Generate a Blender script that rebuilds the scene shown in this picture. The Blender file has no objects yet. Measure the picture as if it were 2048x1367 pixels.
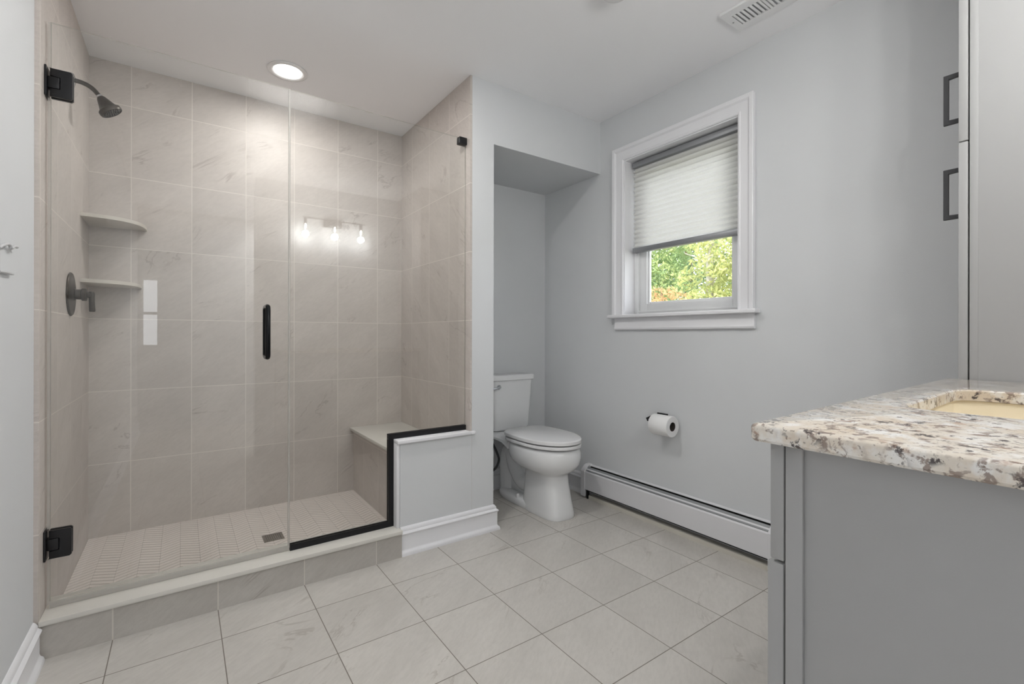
import bpy, bmesh, math, random
from mathutils import Vector, Matrix
random.seed(7)
S = bpy.context.scene
COL = S.collection
PI = math.pi

# ------------------------------------------------------------------ camera, world, sun, exposure
CAM_F, CAM_CY = 935.16, 670.28            # focal length and principal row in pixels of the 2048 x 1367 frame
cd = bpy.data.cameras.new('camera')
cd.sensor_fit = 'HORIZONTAL'; cd.sensor_width = 36.0
cd.lens = CAM_F / 2048 * 36.0
cd.shift_y = -(683.5 - CAM_CY) / 2048
cd.clip_start = 0.02; cd.clip_end = 200
cam = bpy.data.objects.new('camera', cd); COL.objects.link(cam)
yaw, pit, rol = math.radians(35.2284), math.radians(0.0191), math.radians(0.1039)
F = Vector((math.sin(yaw)*math.cos(pit), math.cos(yaw)*math.cos(pit), math.sin(pit)))
R = Vector((math.cos(yaw), -math.sin(yaw), 0)); U = R.cross(F)
R2 = R*math.cos(rol) + U*math.sin(rol); U2 = U*math.cos(rol) - R*math.sin(rol)
M = Matrix((R2, U2, -F)).transposed().to_4x4(); M.translation = (0, 0, 1.05)
cam.matrix_world = M
S.camera = cam

S.view_settings.view_transform = 'Standard'; S.view_settings.look = 'None'
S.view_settings.exposure = 0.28; S.view_settings.gamma = 1.0
S.view_settings.use_curve_mapping = False

w = bpy.data.worlds.new('sky'); S.world = w; w.use_nodes = True
nt = w.node_tree; nt.nodes.clear()
wo = nt.nodes.new('ShaderNodeOutputWorld'); wb = nt.nodes.new('ShaderNodeBackground')
wb.inputs['Color'].default_value = (0.92, 0.94, 1.0, 1); wb.inputs['Strength'].default_value = 3.3
nt.links.new(wb.outputs[0], wo.inputs[0])

sd = bpy.data.lights.new('sun', 'SUN'); sd.energy = 6.0; sd.angle = math.radians(2.0); sd.color = (1, 0.95, 0.86)
sun = bpy.data.objects.new('sun', sd); COL.objects.link(sun)
sun.rotation_euler = Vector((0.62, 0.35, -0.72)).to_track_quat('-Z', 'Y').to_euler()

# ------------------------------------------------------------------ materials
def lin(c):
    return tuple((x/255/12.92 if x/255 <= 0.04045 else ((x/255+0.055)/1.055)**2.4) for x in c) + (1.0,)

class NT:
    """small wrapper for building node trees"""
    def __init__(s, name):
        s.m = bpy.data.materials.new(name); s.m.use_nodes = True
        s.t = s.m.node_tree; s.b = s.t.nodes['Principled BSDF']; s.out = s.t.nodes['Material Output']
    def n(s, typ, **kw):
        x = s.t.nodes.new(typ)
        for k, v in kw.items(): setattr(x, k, v)
        return x
    def l(s, a, b): s.t.links.new(a, b)
    def val(s, sock, v):
        if isinstance(v, bpy.types.NodeSocket): s.l(v, sock)
        else: sock.default_value = v
    def math(s, op, a, b=None, c=None, clamp=False):
        x = s.n('ShaderNodeMath', operation=op); x.use_clamp = clamp
        s.val(x.inputs[0], a)
        if b is not None: s.val(x.inputs[1], b)
        if c is not None: s.val(x.inputs[2], c)
        return x.outputs[0]
    def mix(s, f, a, b):
        x = s.n('ShaderNodeMix', data_type='RGBA')
        s.val(x.inputs[0], f); s.val(x.inputs[6], a); s.val(x.inputs[7], b)
        return x.outputs[2]
    def ramp(s, f, lo, hi):
        x = s.n('ShaderNodeMapRange'); x.interpolation_type = 'SMOOTHSTEP'
        s.val(x.inputs[0], f); x.inputs[1].default_value = lo; x.inputs[2].default_value = hi
        return x.outputs[0]
    def pos(s): return s.n('ShaderNodeNewGeometry').outputs['Position']
    def noise(s, vec, scale, detail=3, rough=0.5, dist=0.0):
        x = s.n('ShaderNodeTexNoise'); x.inputs['Scale'].default_value = scale; x.inputs['Detail'].default_value = detail
        x.inputs['Roughness'].default_value = rough; x.inputs['Distortion'].default_value = dist
        if vec is not None: s.l(vec, x.inputs['Vector'])
        return x.outputs['Fac']
    def bump(s, h, strength, dist=0.01):
        x = s.n('ShaderNodeBump'); x.inputs['Strength'].default_value = strength; x.inputs['Distance'].default_value = dist
        s.l(h, x.inputs['Height']); s.l(x.outputs[0], s.b.inputs['Normal'])

def plain(name, c, rough=0.5, metal=0.0, spec=0.5, bump=0.0, bscale=300, var=0.0, coat=0.0):
    k = NT(name); k.b.inputs['Roughness'].default_value = rough; k.b.inputs['Metallic'].default_value = metal
    k.b.inputs['Specular IOR Level'].default_value = spec; k.b.inputs['Coat Weight'].default_value = coat
    c = lin(c); p = k.pos()
    if var:
        f = k.noise(p, 2.3, 4)
        k.l(k.mix(k.ramp(f, .3, .7), tuple(x*(1-var) for x in c[:3])+(1,), tuple(min(1, x*(1+var)) for x in c[:3])+(1,)), k.b.inputs['Base Color'])
    else: k.b.inputs['Base Color'].default_value = c
    if bump: k.bump(k.noise(p, bscale, 2), bump, 0.002)
    return k.m

def tile(name, axes, size, off, grout, ca, cb, cg, vein, rough=0.35, vs=1.0, bumpg=0.5):
    """stone-look ceramic tile on world axes; size 0 on an axis means no joints along it"""
    k = NT(name); p = k.pos()
    sep = k.n('ShaderNodeSeparateXYZ'); k.l(p, sep.inputs[0])
    masks, cells = [], []
    for a, sz, of in zip(axes, size, off):
        if not sz: continue
        u = k.math('DIVIDE', k.math('SUBTRACT', sep.outputs['XYZ'.index(a)], of), sz)
        fr = k.math('FRACT', u); cells.append(k.math('FLOOR', u))
        d = k.math('MULTIPLY', k.math('MINIMUM', fr, k.math('SUBTRACT', 1.0, fr)), sz)
        masks.append(k.math('LESS_THAN', d, grout/2))
    g = masks[0] if len(masks) == 1 else k.math('MAXIMUM', masks[0], masks[1])
    cb2 = k.n('ShaderNodeCombineXYZ'); k.l(cells[0], cb2.inputs[0])
    if len(cells) > 1: k.l(cells[1], cb2.inputs[1])
    wn = k.n('ShaderNodeTexWhiteNoise', noise_dimensions='3D'); k.l(cb2.outputs[0], wn.inputs['Vector'])
    sh = k.n('ShaderNodeVectorMath', operation='MULTIPLY_ADD')            # every tile takes its own piece of the stone print
    k.l(wn.outputs['Color'], sh.inputs[0]); sh.inputs[1].default_value = (9, 9, 9); k.l(p, sh.inputs[2])
    # rotate so that the veins run diagonally
    ea, eb = ('XYZ'.index(axes[0]), 'XYZ'.index(axes[1])); ec = 3-ea-eb
    dirs = [[0, 0, 0] for _ in range(3)]; ca_, sa_ = math.cos(.62), math.sin(.62)
    dirs[0][ea], dirs[0][eb] = ca_, sa_; dirs[1][ea], dirs[1][eb] = -sa_, ca_; dirs[2][ec] = 1
    mp = k.n('ShaderNodeCombineXYZ')
    for q, (dv, sc) in enumerate(zip(dirs, (1.0, 3.0, 1.0))):
        dp = k.n('ShaderNodeVectorMath', operation='DOT_PRODUCT'); k.l(sh.outputs[0], dp.inputs[0]); dp.inputs[1].default_value = [x*sc for x in dv]
        k.l(dp.outputs['Value'], mp.inputs[q])
    cl = k.noise(mp.outputs[0], 2.2*vs, 6, .62, .4)
    fine = k.noise(mp.outputs[0], 34*vs, 4, .7)
    base = k.mix(k.ramp(cl, .3, .72), lin(ca), lin(cb))
    base = k.mix(k.math('MULTIPLY', k.ramp(fine, .35, .7), .22), base, lin(tuple(x*.86 for x in ca)))
    v = k.noise(mp.outputs[0], 1.1*vs, 7, .6, 1.2)
    vm = k.math('SUBTRACT', 1.0, k.ramp(k.math('ABSOLUTE', k.math('SUBTRACT', v, .5)), 0.0, .012))
    brk = k.ramp(k.noise(sh.outputs[0], 5.5*vs, 2), .5, .66)
    base = k.mix(k.math('MULTIPLY', k.math('MULTIPLY', vm, brk), .55), base, lin(vein))
    tone = k.math('MULTIPLY_ADD', wn.outputs['Value'], .07, .965)
    hsv = k.n('ShaderNodeHueSaturation'); k.l(base, hsv.inputs['Color']); k.l(tone, hsv.inputs['Value'])
    k.l(k.mix(g, hsv.outputs[0], lin(cg)), k.b.inputs['Base Color'])
    k.l(k.math('MULTIPLY_ADD', g, .45, rough), k.b.inputs['Roughness'])
    h = k.math('ADD', k.math('MULTIPLY', k.math('SUBTRACT', 1.0, g), 1.0), k.math('MULTIPLY', fine, .06))
    k.bump(h, bumpg, .0015)
    return k.m

M_WALL = plain('wall_paint', (215, 217, 219), .7, bump=.12, bscale=260, var=.012)
M_CEIL = plain('ceiling_paint', (246, 246, 248), .8, bump=.1, bscale=200)
M_TRIM = plain('white_trim_paint', (235, 235, 238), .35)
M_CAB = plain('grey_cabinet_paint', (164, 164, 164), .42, bump=.06, bscale=500)
M_CABW = plain('grey_tall_cabinet_paint', (164, 164, 164), .42, bump=.06, bscale=500)
M_PORC = plain('white_porcelain', (232, 233, 234), .08, coat=.4)
M_SEAT = plain('white_plastic', (233, 233, 234), .18)
M_BLACK = plain('matte_black_metal', (26, 26, 29), .38, metal=.3)
M_BLACKG = plain('gloss_black_metal', (14, 15, 18), .14, metal=.5)
M_BRONZE = plain('dark_bronze_metal', (72, 66, 60), .38, metal=.6)
M_GUN = plain('gunmetal', (66, 66, 68), .42, metal=.5)
M_CHROME = plain('chrome', (205, 207, 210), .12, metal=1.0)
M_STEEL = plain('brushed_steel', (136, 128, 120), .5, metal=.5)
M_HOOK = plain('pale_grey_metal', (196, 197, 199), .4)
M_DARK = plain('dark_void', (18, 18, 18), .9)
M_HEAT = plain('white_enamel', (224, 224, 227), .3)
M_HEATG = plain('grey_enamel', (150, 152, 154), .35, metal=.4)
M_ALU = plain('grey_aluminium', (150, 152, 155), .4, metal=.4)
M_SLAB = plain('cream_stone_slab', (216, 213, 206), .28, var=.03)
M_SHELF = plain('grey_stone_shelf', (205, 199, 190), .4, var=.03)
M_PAPER = plain('white_tissue', (240, 240, 240), .95, bump=.3, bscale=700)
M_RUB = plain('black_braided_hose', (44, 45, 47), .5)
M_VINYL = plain('white_window_vinyl', (236, 237, 238), .3)
M_BIEGE = plain('beige_metal_strip', (206, 202, 192), .5)
M_CREAM = plain('cream_porcelain', (240, 228, 202), .25, spec=.25)
M_GRASS = plain('lawn_grass', (122, 124, 98), .9, var=.2)
M_BARK = plain('pale_grey_bark', (176, 172, 162), .9, bump=.5, bscale=20, var=.15)
M_BARKB = plain('brown_bark', (128, 104, 86), .9, bump=.5, bscale=20, var=.15)


TA, TB, TG, TV = (196, 188, 182), (206, 198, 192), (222, 215, 208), (156, 145, 139)
M_TB = tile('shower_tile_back', 'XZ', (.2559, .3612), (-.212, .0465), .0034, TA, TB, TG, TV, rough=.5)
M_TS = tile('shower_tile_side', 'YZ', (.2605, .3612), (2.633, .0465), .0034, TA, TB, TG, TV, rough=.5)
M_TBN = tile('bench_front_tile', 'YZ', (.2605, .3612), (2.60, .0465), .0034, TA, TB, TG, TV, rough=.5)
M_TC = tile('curb_tile', 'XZ', (.3077, 0), (.115, 0), .004, (187, 182, 176), (197, 193, 187), (214, 209, 201), (150, 142, 135))
M_FL = tile('floor_tile', 'XY', (.3077, .3077), (.115, 1.899), .003, (196, 192, 186), (207, 203, 197), (126, 119, 111), (158, 151, 143), rough=.32, vs=.8)
M_MOS = plain('mosaic_tile', (224, 215, 209), .4, var=.04)
M_GROUT = plain('mosaic_grout', (128, 118, 108), .9)

def glass_mat(name, spots=False, tint=(.985, .992, .988), rough=0.0):
    """thin architectural glass: straight see-through plus mirror reflection by Fresnel"""
    k = NT(name); t = k.t; t.nodes.remove(k.b)
    tr = k.n('ShaderNodeBsdfTransparent'); tr.inputs[0].default_value = tint + (1,)
    gl = k.n('ShaderNodeBsdfGlossy'); gl.inputs['Roughness'].default_value = rough; gl.inputs[0].default_value = (1, 1, 1, 1)
    geo = k.n('ShaderNodeNewGeometry')
    ior = k.math('MULTIPLY_ADD', geo.outputs['Backfacing'], 1/1.5 - 1.5, 1.5)
    fr = k.n('ShaderNodeFresnel'); k.l(ior, fr.inputs[0])
    mx = k.n('ShaderNodeMixShader'); k.l(fr.outputs[0], mx.inputs[0]); k.l(tr.outputs[0], mx.inputs[1]); k.l(gl.outputs[0], mx.inputs[2])
    res = mx.outputs[0]
    if spots:                                                            # dried water spots around the top of the door seam
        p = geo.outputs['Position']
        sx = k.n('ShaderNodeSeparateXYZ'); k.l(p, sx.inputs[0])
        dx = k.math('DIVIDE', k.math('SUBTRACT', sx.outputs[0], .375), .24)
        dz = k.math('DIVIDE', k.math('SUBTRACT', sx.outputs[2], 2.10), .17)
        d = k.math('SQRT', k.math('ADD', k.math('MULTIPLY', dx, dx), k.math('MULTIPLY', dz, dz)))
        fall = k.math('SUBTRACT', 1.0, k.ramp(d, .25, 1.0))
        sp = k.ramp(k.noise(p, 850, 1, .5), .48, .66)
        f = k.math('MULTIPLY', k.math('MULTIPLY', fall, sp), .6)
        df = k.n('ShaderNodeBsdfTranslucent'); df.inputs[0].default_value = (.95, .95, .95, 1)
        m2 = k.n('ShaderNodeMixShader'); k.l(f, m2.inputs[0]); k.l(res, m2.inputs[1]); k.l(df.outputs[0], m2.inputs[2])
        res = m2.outputs[0]
    k.l(res, k.out.inputs[0])
    return k.m
M_GLASS = glass_mat('shower_glass', True)
M_PANE = glass_mat('window_glass')

def edge_mat():
    k = NT('glass_edge'); t = k.t; t.nodes.remove(k.b)
    tr = k.n('ShaderNodeBsdfTransparent'); tr.inputs[0].default_value = (.84, .87, .85, 1)
    gl = k.n('ShaderNodeBsdfGlossy'); gl.inputs['Roughness'].default_value = .15
    mx = k.n('ShaderNodeMixShader'); mx.inputs[0].default_value = .4
    k.l(tr.outputs[0], mx.inputs[1]); k.l(gl.outputs[0], mx.inputs[2]); k.l(mx.outputs[0], k.out.inputs[0])
    return k.m
M_EDGE = edge_mat()
def seal_mat():
    k = NT('clear_vinyl_seal'); t = k.t; t.nodes.remove(k.b)
    tr = k.n('ShaderNodeBsdfTransparent'); tr.inputs[0].default_value = (.95, .95, .94, 1)
    df = k.n('ShaderNodeBsdfDiffuse'); df.inputs[0].default_value = (.8, .79, .77, 1)
    tl = k.n('ShaderNodeBsdfTranslucent'); tl.inputs[0].default_value = (.8, .79, .77, 1)
    a = k.n('ShaderNodeMixShader'); k.l(df.outputs[0], a.inputs[1]); k.l(tl.outputs[0], a.inputs[2])
    b = k.n('ShaderNodeMixShader'); b.inputs[0].default_value = .42; k.l(tr.outputs[0], b.inputs[1]); k.l(a.outputs[0], b.inputs[2])
    k.l(b.outputs[0], k.out.inputs[0]); return k.m
M_SEAL = seal_mat()

def emit(name, c, s):
    k = NT(name); k.b.inputs['Base Color'].default_value = (.9, .9, .9, 1)
    k.b.inputs['Emission Color'].default_value = lin(c); k.b.inputs['Emission Strength'].default_value = s
    return k.m
M_LENS = emit('lamp_lens', (255, 252, 246), 9.0)
M_BULB = emit('bulb_glow', (255, 244, 226), 40.0)

def shade_mat(nm, thru):
    k = NT(nm); p = k.pos()
    k.t.nodes.remove(k.b)
    c = k.mix(k.ramp(k.noise(p, 900, 2), .3, .7), lin((225, 225, 222)), lin((240, 240, 238)))
    d = k.n('ShaderNodeBsdfDiffuse'); k.l(c, d.inputs[0]); t = k.n('ShaderNodeBsdfTranslucent'); k.l(c, t.inputs[0])
    mx = k.n('ShaderNodeMixShader'); mx.inputs[0].default_value = thru
    k.l(d.outputs[0], mx.inputs[1]); k.l(t.outputs[0], mx.inputs[2]); k.l(mx.outputs[0], k.out.inputs[0])
    return k.m
M_SHADE = shade_mat('pleated_shade_fabric', .30)
M_SEAM = shade_mat('double_layer_shade_fabric', .14)

def leaf_mat(name, a, b, c):
    k = NT(name); p = k.pos(); k.t.nodes.remove(k.b)
    col = k.mix(k.ramp(k.noise(p, 1.4, 2), .35, .65), lin(a), lin(b))
    col = k.mix(k.ramp(k.noise(p, 9.0, 1), .55, .7), col, lin(c))
    d = k.n('ShaderNodeBsdfDiffuse'); k.l(col, d.inputs[0]); t = k.n('ShaderNodeBsdfTranslucent'); k.l(col, t.inputs[0])
    mx = k.n('ShaderNodeMixShader'); mx.inputs[0].default_value = .4
    k.l(d.outputs[0], mx.inputs[1]); k.l(t.outputs[0], mx.inputs[2]); k.l(mx.outputs[0], k.out.inputs[0])
    return k.m

def granite_mat():
    k = NT('cream_granite'); p = k.pos(); k.b.inputs['Roughness'].default_value = .07
    k.b.inputs['Specular IOR Level'].default_value = .18
    base = k.mix(k.ramp(k.noise(p, 9, 4, .6), .35, .7), lin((224, 218, 209)), lin((214, 200, 182)))
    base = k.mix(k.ramp(k.noise(p, 26, 4, .6), .46, .64), base, lin((232, 230, 227)))
    # brown-grey crystals in drifting bands, dark cores, fine dark flecks and rusty stains
    band = k.ramp(k.noise(p, 14, 3, .55, .6), .42, .56)
    n1 = k.ramp(k.noise(p, 70, 4, .62, .5), .50, .58)
    base = k.mix(k.math('MULTIPLY', k.math('MULTIPLY', band, n1), .85), base, lin((138, 122, 114)))
    off = k.n('ShaderNodeVectorMath', operation='ADD'); k.l(p, off.inputs[0]); off.inputs[1].default_value = (3.1, 7.7, 1.3)
    n2 = k.ramp(k.noise(off.outputs[0], 58, 5, .65, .3), .545, .60)
    b2 = k.ramp(k.noise(off.outputs[0], 19, 2), .47, .58)
    base = k.mix(k.math('MULTIPLY', k.math('MULTIPLY', n2, b2), .92), base, lin((70, 64, 66)))
    rust = k.ramp(k.noise(off.outputs[0], 34, 4, .6), .60, .70)
    base = k.mix(k.math('MULTIPLY', rust, .5), base, lin((160, 114, 82)))
    fl = k.ramp(k.noise(p, 160, 3, .6), .62, .68)
    base = k.mix(k.math('MULTIPLY', fl, .6), base, lin((112, 100, 92)))
    k.l(base, k.b.inputs['Base Color'])
    return k.m
M_GRAN = granite_mat()

# ------------------------------------------------------------------ mesh helpers
def wl(o):
    v = Vector((0, 0, 0))
    while o is not None: v = v + Vector(o.location); o = o.parent
    return v

def obj(name, bm, mat, parent=None, origin=None, smooth=40, label=None):
    """bmesh in world coordinates -> one linked mesh object"""
    bmesh.ops.recalc_face_normals(bm, faces=bm.faces[:])
    me = bpy.data.meshes.new(name)
    o = bpy.data.objects.new(name, me)
    if parent is not None: base = wl(parent); o.parent = parent
    else:
        if origin is None:
            xs = [v.co for v in bm.verts]
            lo = [min(c[i] for c in xs) for i in range(3)]; hi = [max(c[i] for c in xs) for i in range(3)]
            origin = ((lo[0]+hi[0])/2, (lo[1]+hi[1])/2, lo[2])
        base = Vector(origin); o.location = base
    bmesh.ops.translate(bm, verts=bm.verts[:], vec=-base)
    for f in bm.faces: f.smooth = True
    bm.to_mesh(me); bm.free()
    me.set_sharp_from_angle(angle=math.radians(smooth))
    for m in (mat if isinstance(mat, (list, tuple)) else [mat]): me.materials.append(m)
    COL.objects.link(o)
    if label: o['label'] = label
    return o

def thing(name, loc, label, cat, group=None):
    o = bpy.data.objects.new(name, None); COL.objects.link(o); o.location = loc
    o.empty_display_size = .05
    return tag(o, label, cat, group)
def tag(o, label, cat, group=None):
    o['label'] = label; o['category'] = cat
    if group: o['group'] = group
    return o
def struct(name, bm, mat, label, cat, parent=None, **kw):
    o = obj(name, bm, mat, parent, **kw); o['kind'] = 'structure'; o['label'] = label; o['category'] = cat
    return o

def nb(): return bmesh.new()
def box(bm, x0, x1, y0, y1, z0, z1, bev=0.0, seg=2):
    r = bmesh.ops.create_cube(bm, size=1)
    vs = r['verts']
    for v in vs:
        v.co = Vector(((x0+x1)/2 + v.co.x*(x1-x0), (y0+y1)/2 + v.co.y*(y1-y0), (z0+z1)/2 + v.co.z*(z1-z0)))
    if bev:
        es = list({e for v in vs for e in v.link_edges})
        bmesh.ops.bevel(bm, geom=es, offset=bev, segments=seg, affect='EDGES', profile=.5)
    return bm
def B(*a, **k): return box(nb(), *a, **k)

def prism(bm, pts, axis, a0, a1, bev=0.0):
    """polygon in the plane of the two other axes (X: (y,z), Y: (x,z), Z: (x,y)) pushed along the axis"""
    def co(p, a):
        return {'X': (a, p[0], p[1]), 'Y': (p[0], a, p[1]), 'Z': (p[0], p[1], a)}[axis]
    lo = [bm.verts.new(co(p, a0)) for p in pts]; hi = [bm.verts.new(co(p, a1)) for p in pts]
    n = len(pts); fs = [bm.faces.new(lo), bm.faces.new(hi[::-1])]
    for i in range(n): fs.append(bm.faces.new((lo[i], lo[(i+1) % n], hi[(i+1) % n], hi[i])))
    if bev:
        es = [e for e in bm.edges if e.verts[0] in lo and e.verts[1] in lo or e.verts[0] in hi and e.verts[1] in hi]
        bmesh.ops.bevel(bm, geom=es, offset=bev, segments=2, affect='EDGES', profile=.5)
    return bm

def frame_axes(d):
    d = d.normalized(); a = Vector((0, 0, 1)) if abs(d.z) < .9 else Vector((1, 0, 0))
    u = d.cross(a).normalized(); return u, d.cross(u).normalized()

def tube(bm, pts, r, seg=12, caps=True):
    pts = [Vector(p) for p in pts]; rs = r if isinstance(r, (list, tuple)) else [r]*len(pts)
    rings = []; u = None
    for i, p in enumerate(pts):
        d = (pts[min(i+1, len(pts)-1)] - pts[max(i-1, 0)]).normalized()
        if u is None: u, v = frame_axes(d)
        else:
            u = (u - d*u.dot(d)).normalized()
        v = d.cross(u)
        rings.append([bm.verts.new(p + (u*math.cos(t) + v*math.sin(t))*rs[i]) for t in [2*PI*k/seg for k in range(seg)]])
    for a, b in zip(rings, rings[1:]):
        for k in range(seg): bm.faces.new((a[k], a[(k+1) % seg], b[(k+1) % seg], b[k]))
    if caps: bm.faces.new(rings[0][::-1]); bm.faces.new(rings[-1])
    return bm

def lathe(bm, prof, org, axis, seg=40, closed=False):
    """profile of (radius, distance along axis) turned round the axis through org"""
    org = Vector(org); d = Vector(axis).normalized(); u, v = frame_axes(d); rings = []
    for r, h in prof:
        rings.append([bm.verts.new(org + d*h + (u*math.cos(t) + v*math.sin(t))*max(r, 1e-5)) for t in [2*PI*k/seg for k in range(seg)]])
    pairs = list(zip(rings, rings[1:])) + ([(rings[-1], rings[0])] if closed else [])
    for a, b in pairs:
        for k in range(seg): bm.faces.new((a[k], a[(k+1) % seg], b[(k+1) % seg], b[k]))
    if not closed:
        if prof[0][0] > 1e-4: bm.faces.new(rings[0][::-1])
        if prof[-1][0] > 1e-4: bm.faces.new(rings[-1])
    bmesh.ops.remove_doubles(bm, verts=bm.verts[:], dist=1e-6)
    return bm

def loft(bm, rings, capa=True, capb=True):
    rr = [[bm.verts.new(p) for p in r] for r in rings]; n = len(rr[0])
    for a, b in zip(rr, rr[1:]):
        for k in range(n): bm.faces.new((a[k], a[(k+1) % n], b[(k+1) % n], b[k]))
    if capa: bm.faces.new(rr[0][::-1])
    if capb: bm.faces.new(rr[-1])
    return bm

def smoothstep(a, b, x):
    t = min(1, max(0, (x-a)/(b-a))); return t*t*(3-2*t)
def catmull(P, n=6):
    P = [Vector(p) for p in P]; out = []
    for i in range(len(P)-1):
        p0, p1, p2, p3 = P[max(i-1, 0)], P[i], P[i+1], P[min(i+2, len(P)-1)]
        for k in range(n):
            t = k/n
            out.append(.5*((2*p1) + (p2-p0)*t + (2*p0-5*p1+4*p2-p3)*t*t + (3*p1-p0-3*p2+p3)*t**3))
    return out + [P[-1]]

def sweep_base(path, prof, closed_ends=True):
    """moulding: profile (depth, z) carried along a plan polyline, mitred; depth grows to the right of the path"""
    bm = nb(); P = [Vector((p[0], p[1])) for p in path]; n = len(P); rings = []
    for i in range(n):
        if i == 0: d0 = d1 = (P[1]-P[0]).normalized()
        elif i == n-1: d0 = d1 = (P[-1]-P[-2]).normalized()
        else: d0 = (P[i]-P[i-1]).normalized(); d1 = (P[i+1]-P[i]).normalized()
        n0 = Vector((d0.y, -d0.x)); n1 = Vector((d1.y, -d1.x)); m = (n0+n1).normalized(); m = m / max(.3, m.dot(n0))
        rings.append([(P[i].x + m.x*q[0], P[i].y + m.y*q[0], q[1]) for q in prof])
    return loft(bm, rings, closed_ends, closed_ends)

# ------------------------------------------------------------------ the room
AX0, AX1 = -.374, 1.237            # shower tile faces left / right
YB = 3.073                         # shower back tile face
XR = 2.199                         # window wall
ZC = 2.419                         # ceiling
YF = 2.134                         # face of partition and header
XP0, XP1 = 1.249, 1.384            # partition body
YN = 2.692                         # back of toilet niche
YG = 2.180                         # front face of the shower glass
XL = -.386                         # painted left wall
YV = -.22                          # wall behind the vanity
YR = -2.0                          # rear wall

struct('floor', B(-.6, 2.5, -2.2, 3.25, -.12, 0), M_FL, 'pale grey beige stone-look square floor tiles', 'floor')
struct('ceiling', B(-.6, 2.5, -2.2, 3.25, ZC, ZC+.12), M_CEIL, 'smooth white painted ceiling', 'ceiling')
struct('wall_left', B(-.56, XL, -2.2, 3.25, 0, ZC), M_WALL, 'white painted wall at the left edge of the photo', 'wall')
struct('wall_shower_left', B(XL, AX0, 2.10, YB, .0, ZC), M_TS, 'tiled left side wall of the shower carrying valve and shower head', 'tiled wall')
struct('wall_shower_back', B(XL, XP0, YB, YB+.15, 0, ZC), M_TB, 'grey beige tiled back wall of the shower', 'tiled wall')
struct('wall_shower_right', B(AX1, XP0, YF+.0005, YB, .02, ZC), M_TS, 'tiled right side wall of the shower above the bench', 'tiled wall')
struct('wall_partition', B(XP0, XP1, YF, YB+.15, 0, ZC), M_WALL, 'white partition wall between the shower and the toilet niche', 'wall')
struct('wall_niche', B(XP1, 2.36, YN, YN+.15, 0, ZC), M_WALL, 'pale grey wall behind the toilet', 'wall')
struct('wall_header', B(XP1, XR, YF, YN, 2.089, ZC), M_WALL, 'white dropped soffit over the toilet niche', 'soffit')

# window wall with its opening
WY0, WY1, WZ0, WZ1 = 1.214, 1.931, 1.177, 2.115
bm = nb()
box(bm, XR, 2.36, -2.2, WY0, 0, ZC); box(bm, XR, 2.36, WY1, YN, 0, ZC)
box(bm, XR, 2.36, WY0, WY1, 0, WZ0); box(bm, XR, 2.36, WY0, WY1, WZ1, ZC)
struct('wall_right', bm, M_WALL, 'pale grey wall with the window, paper holder and baseboard heater', 'wall')

struct('wall_vanity', B(.52, XR, YV-.12, YV, 0, ZC), M_WALL, 'pale grey wall behind the vanity', 'wall')
# rear wall with a narrow window seen only as a reflection in the shower glass
RX0, RX1, RZ0, RZ1 = -.353, -.207, .94, 1.65
bm = nb()
box(bm, XL, RX0, YR-.15, YR, 0, ZC); box(bm, RX1, XR, YR-.15, YR, 0, ZC)
box(bm, RX0, RX1, YR-.15, YR, 0, RZ0); box(bm, RX0, RX1, YR-.15, YR, RZ1, ZC)
struct('wall_rear', bm, M_WALL, 'pale grey wall behind the camera', 'wall')
wn2 = struct('window_2', box(box(box(nb(), RX0, RX1, YR-.1, YR-.06, 1.27, 1.30), RX0, RX0+.012, YR-.12, YR-.04, RZ0, RZ1), RX1-.012, RX1, YR-.12, YR-.04, RZ0, RZ1), M_VINYL, 'narrow window in the wall behind the camera, reflected in the shower glass', 'window')
obj('pane', B(RX0+.012, RX1-.012, YR-.084, YR-.078, RZ0, RZ1), M_PANE, wn2)

# baseboards
PROF = [(0, 0), (.028, 0), (.028, .008), (.025, .017), (.018, .023), (.016, .03), (.016, .094), (.021, .099), (.022, .104), (.018, .109),
        (.012, .113), (.012, .121), (.007, .129), (.003, .133), (0, .133)]
struct('baseboard_front', sweep_base([(.853, YF), (XP1, YF), (XP1, YN)], PROF), M_TRIM, 'white moulded baseboard along the half wall and partition', 'baseboard')
struct('baseboard_back', sweep_base([(XP1+.03, YN), (XR, YN), (XR, 2.222)], PROF), M_TRIM, 'white moulded baseboard in the toilet niche', 'baseboard')
struct('baseboard_left', sweep_base([(XL, YR), (XL, 2.094)], PROF), M_TRIM, 'white moulded baseboard along the left wall', 'baseboard')

# ------------------------------------------------------------------ shower base, curb, bench, half wall
CZ = .130
t = thing('shower_curb', (.24, 2.18, 0), 'low tiled shower curb with a cream stone cap on the floor', 'curb')
obj('tiled_base', B(AX0, .8525, 2.107, 2.262, 0, .113), M_TC, t)
obj('cap', B(AX0, .852, 2.094, 2.274, .113, CZ, bev=.002), M_SLAB, t, label='cream stone cap of the curb')

# half wall
struct('wall_half', B(.853, XP0-.001, YF, 2.262, 0, .533), M_WALL, 'short white half wall under the notched shower glass', 'half wall')
bm = nb(); box(bm, .837, .852, 2.1345, 2.262, CZ, .533, bev=.001)
struct('trim_1', bm, M_TRIM, 'white vertical end board of the half wall', 'trim')
bm = nb(); box(bm, .8365, 1.236, 2.116, 2.262, .533, .549, bev=.002); box(bm, 1.236, 1.262, 2.116, 2.1335, .533, .549, bev=.002)
struct('trim_2', bm, M_TRIM, 'white cap board on top of the half wall', 'trim')

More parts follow.
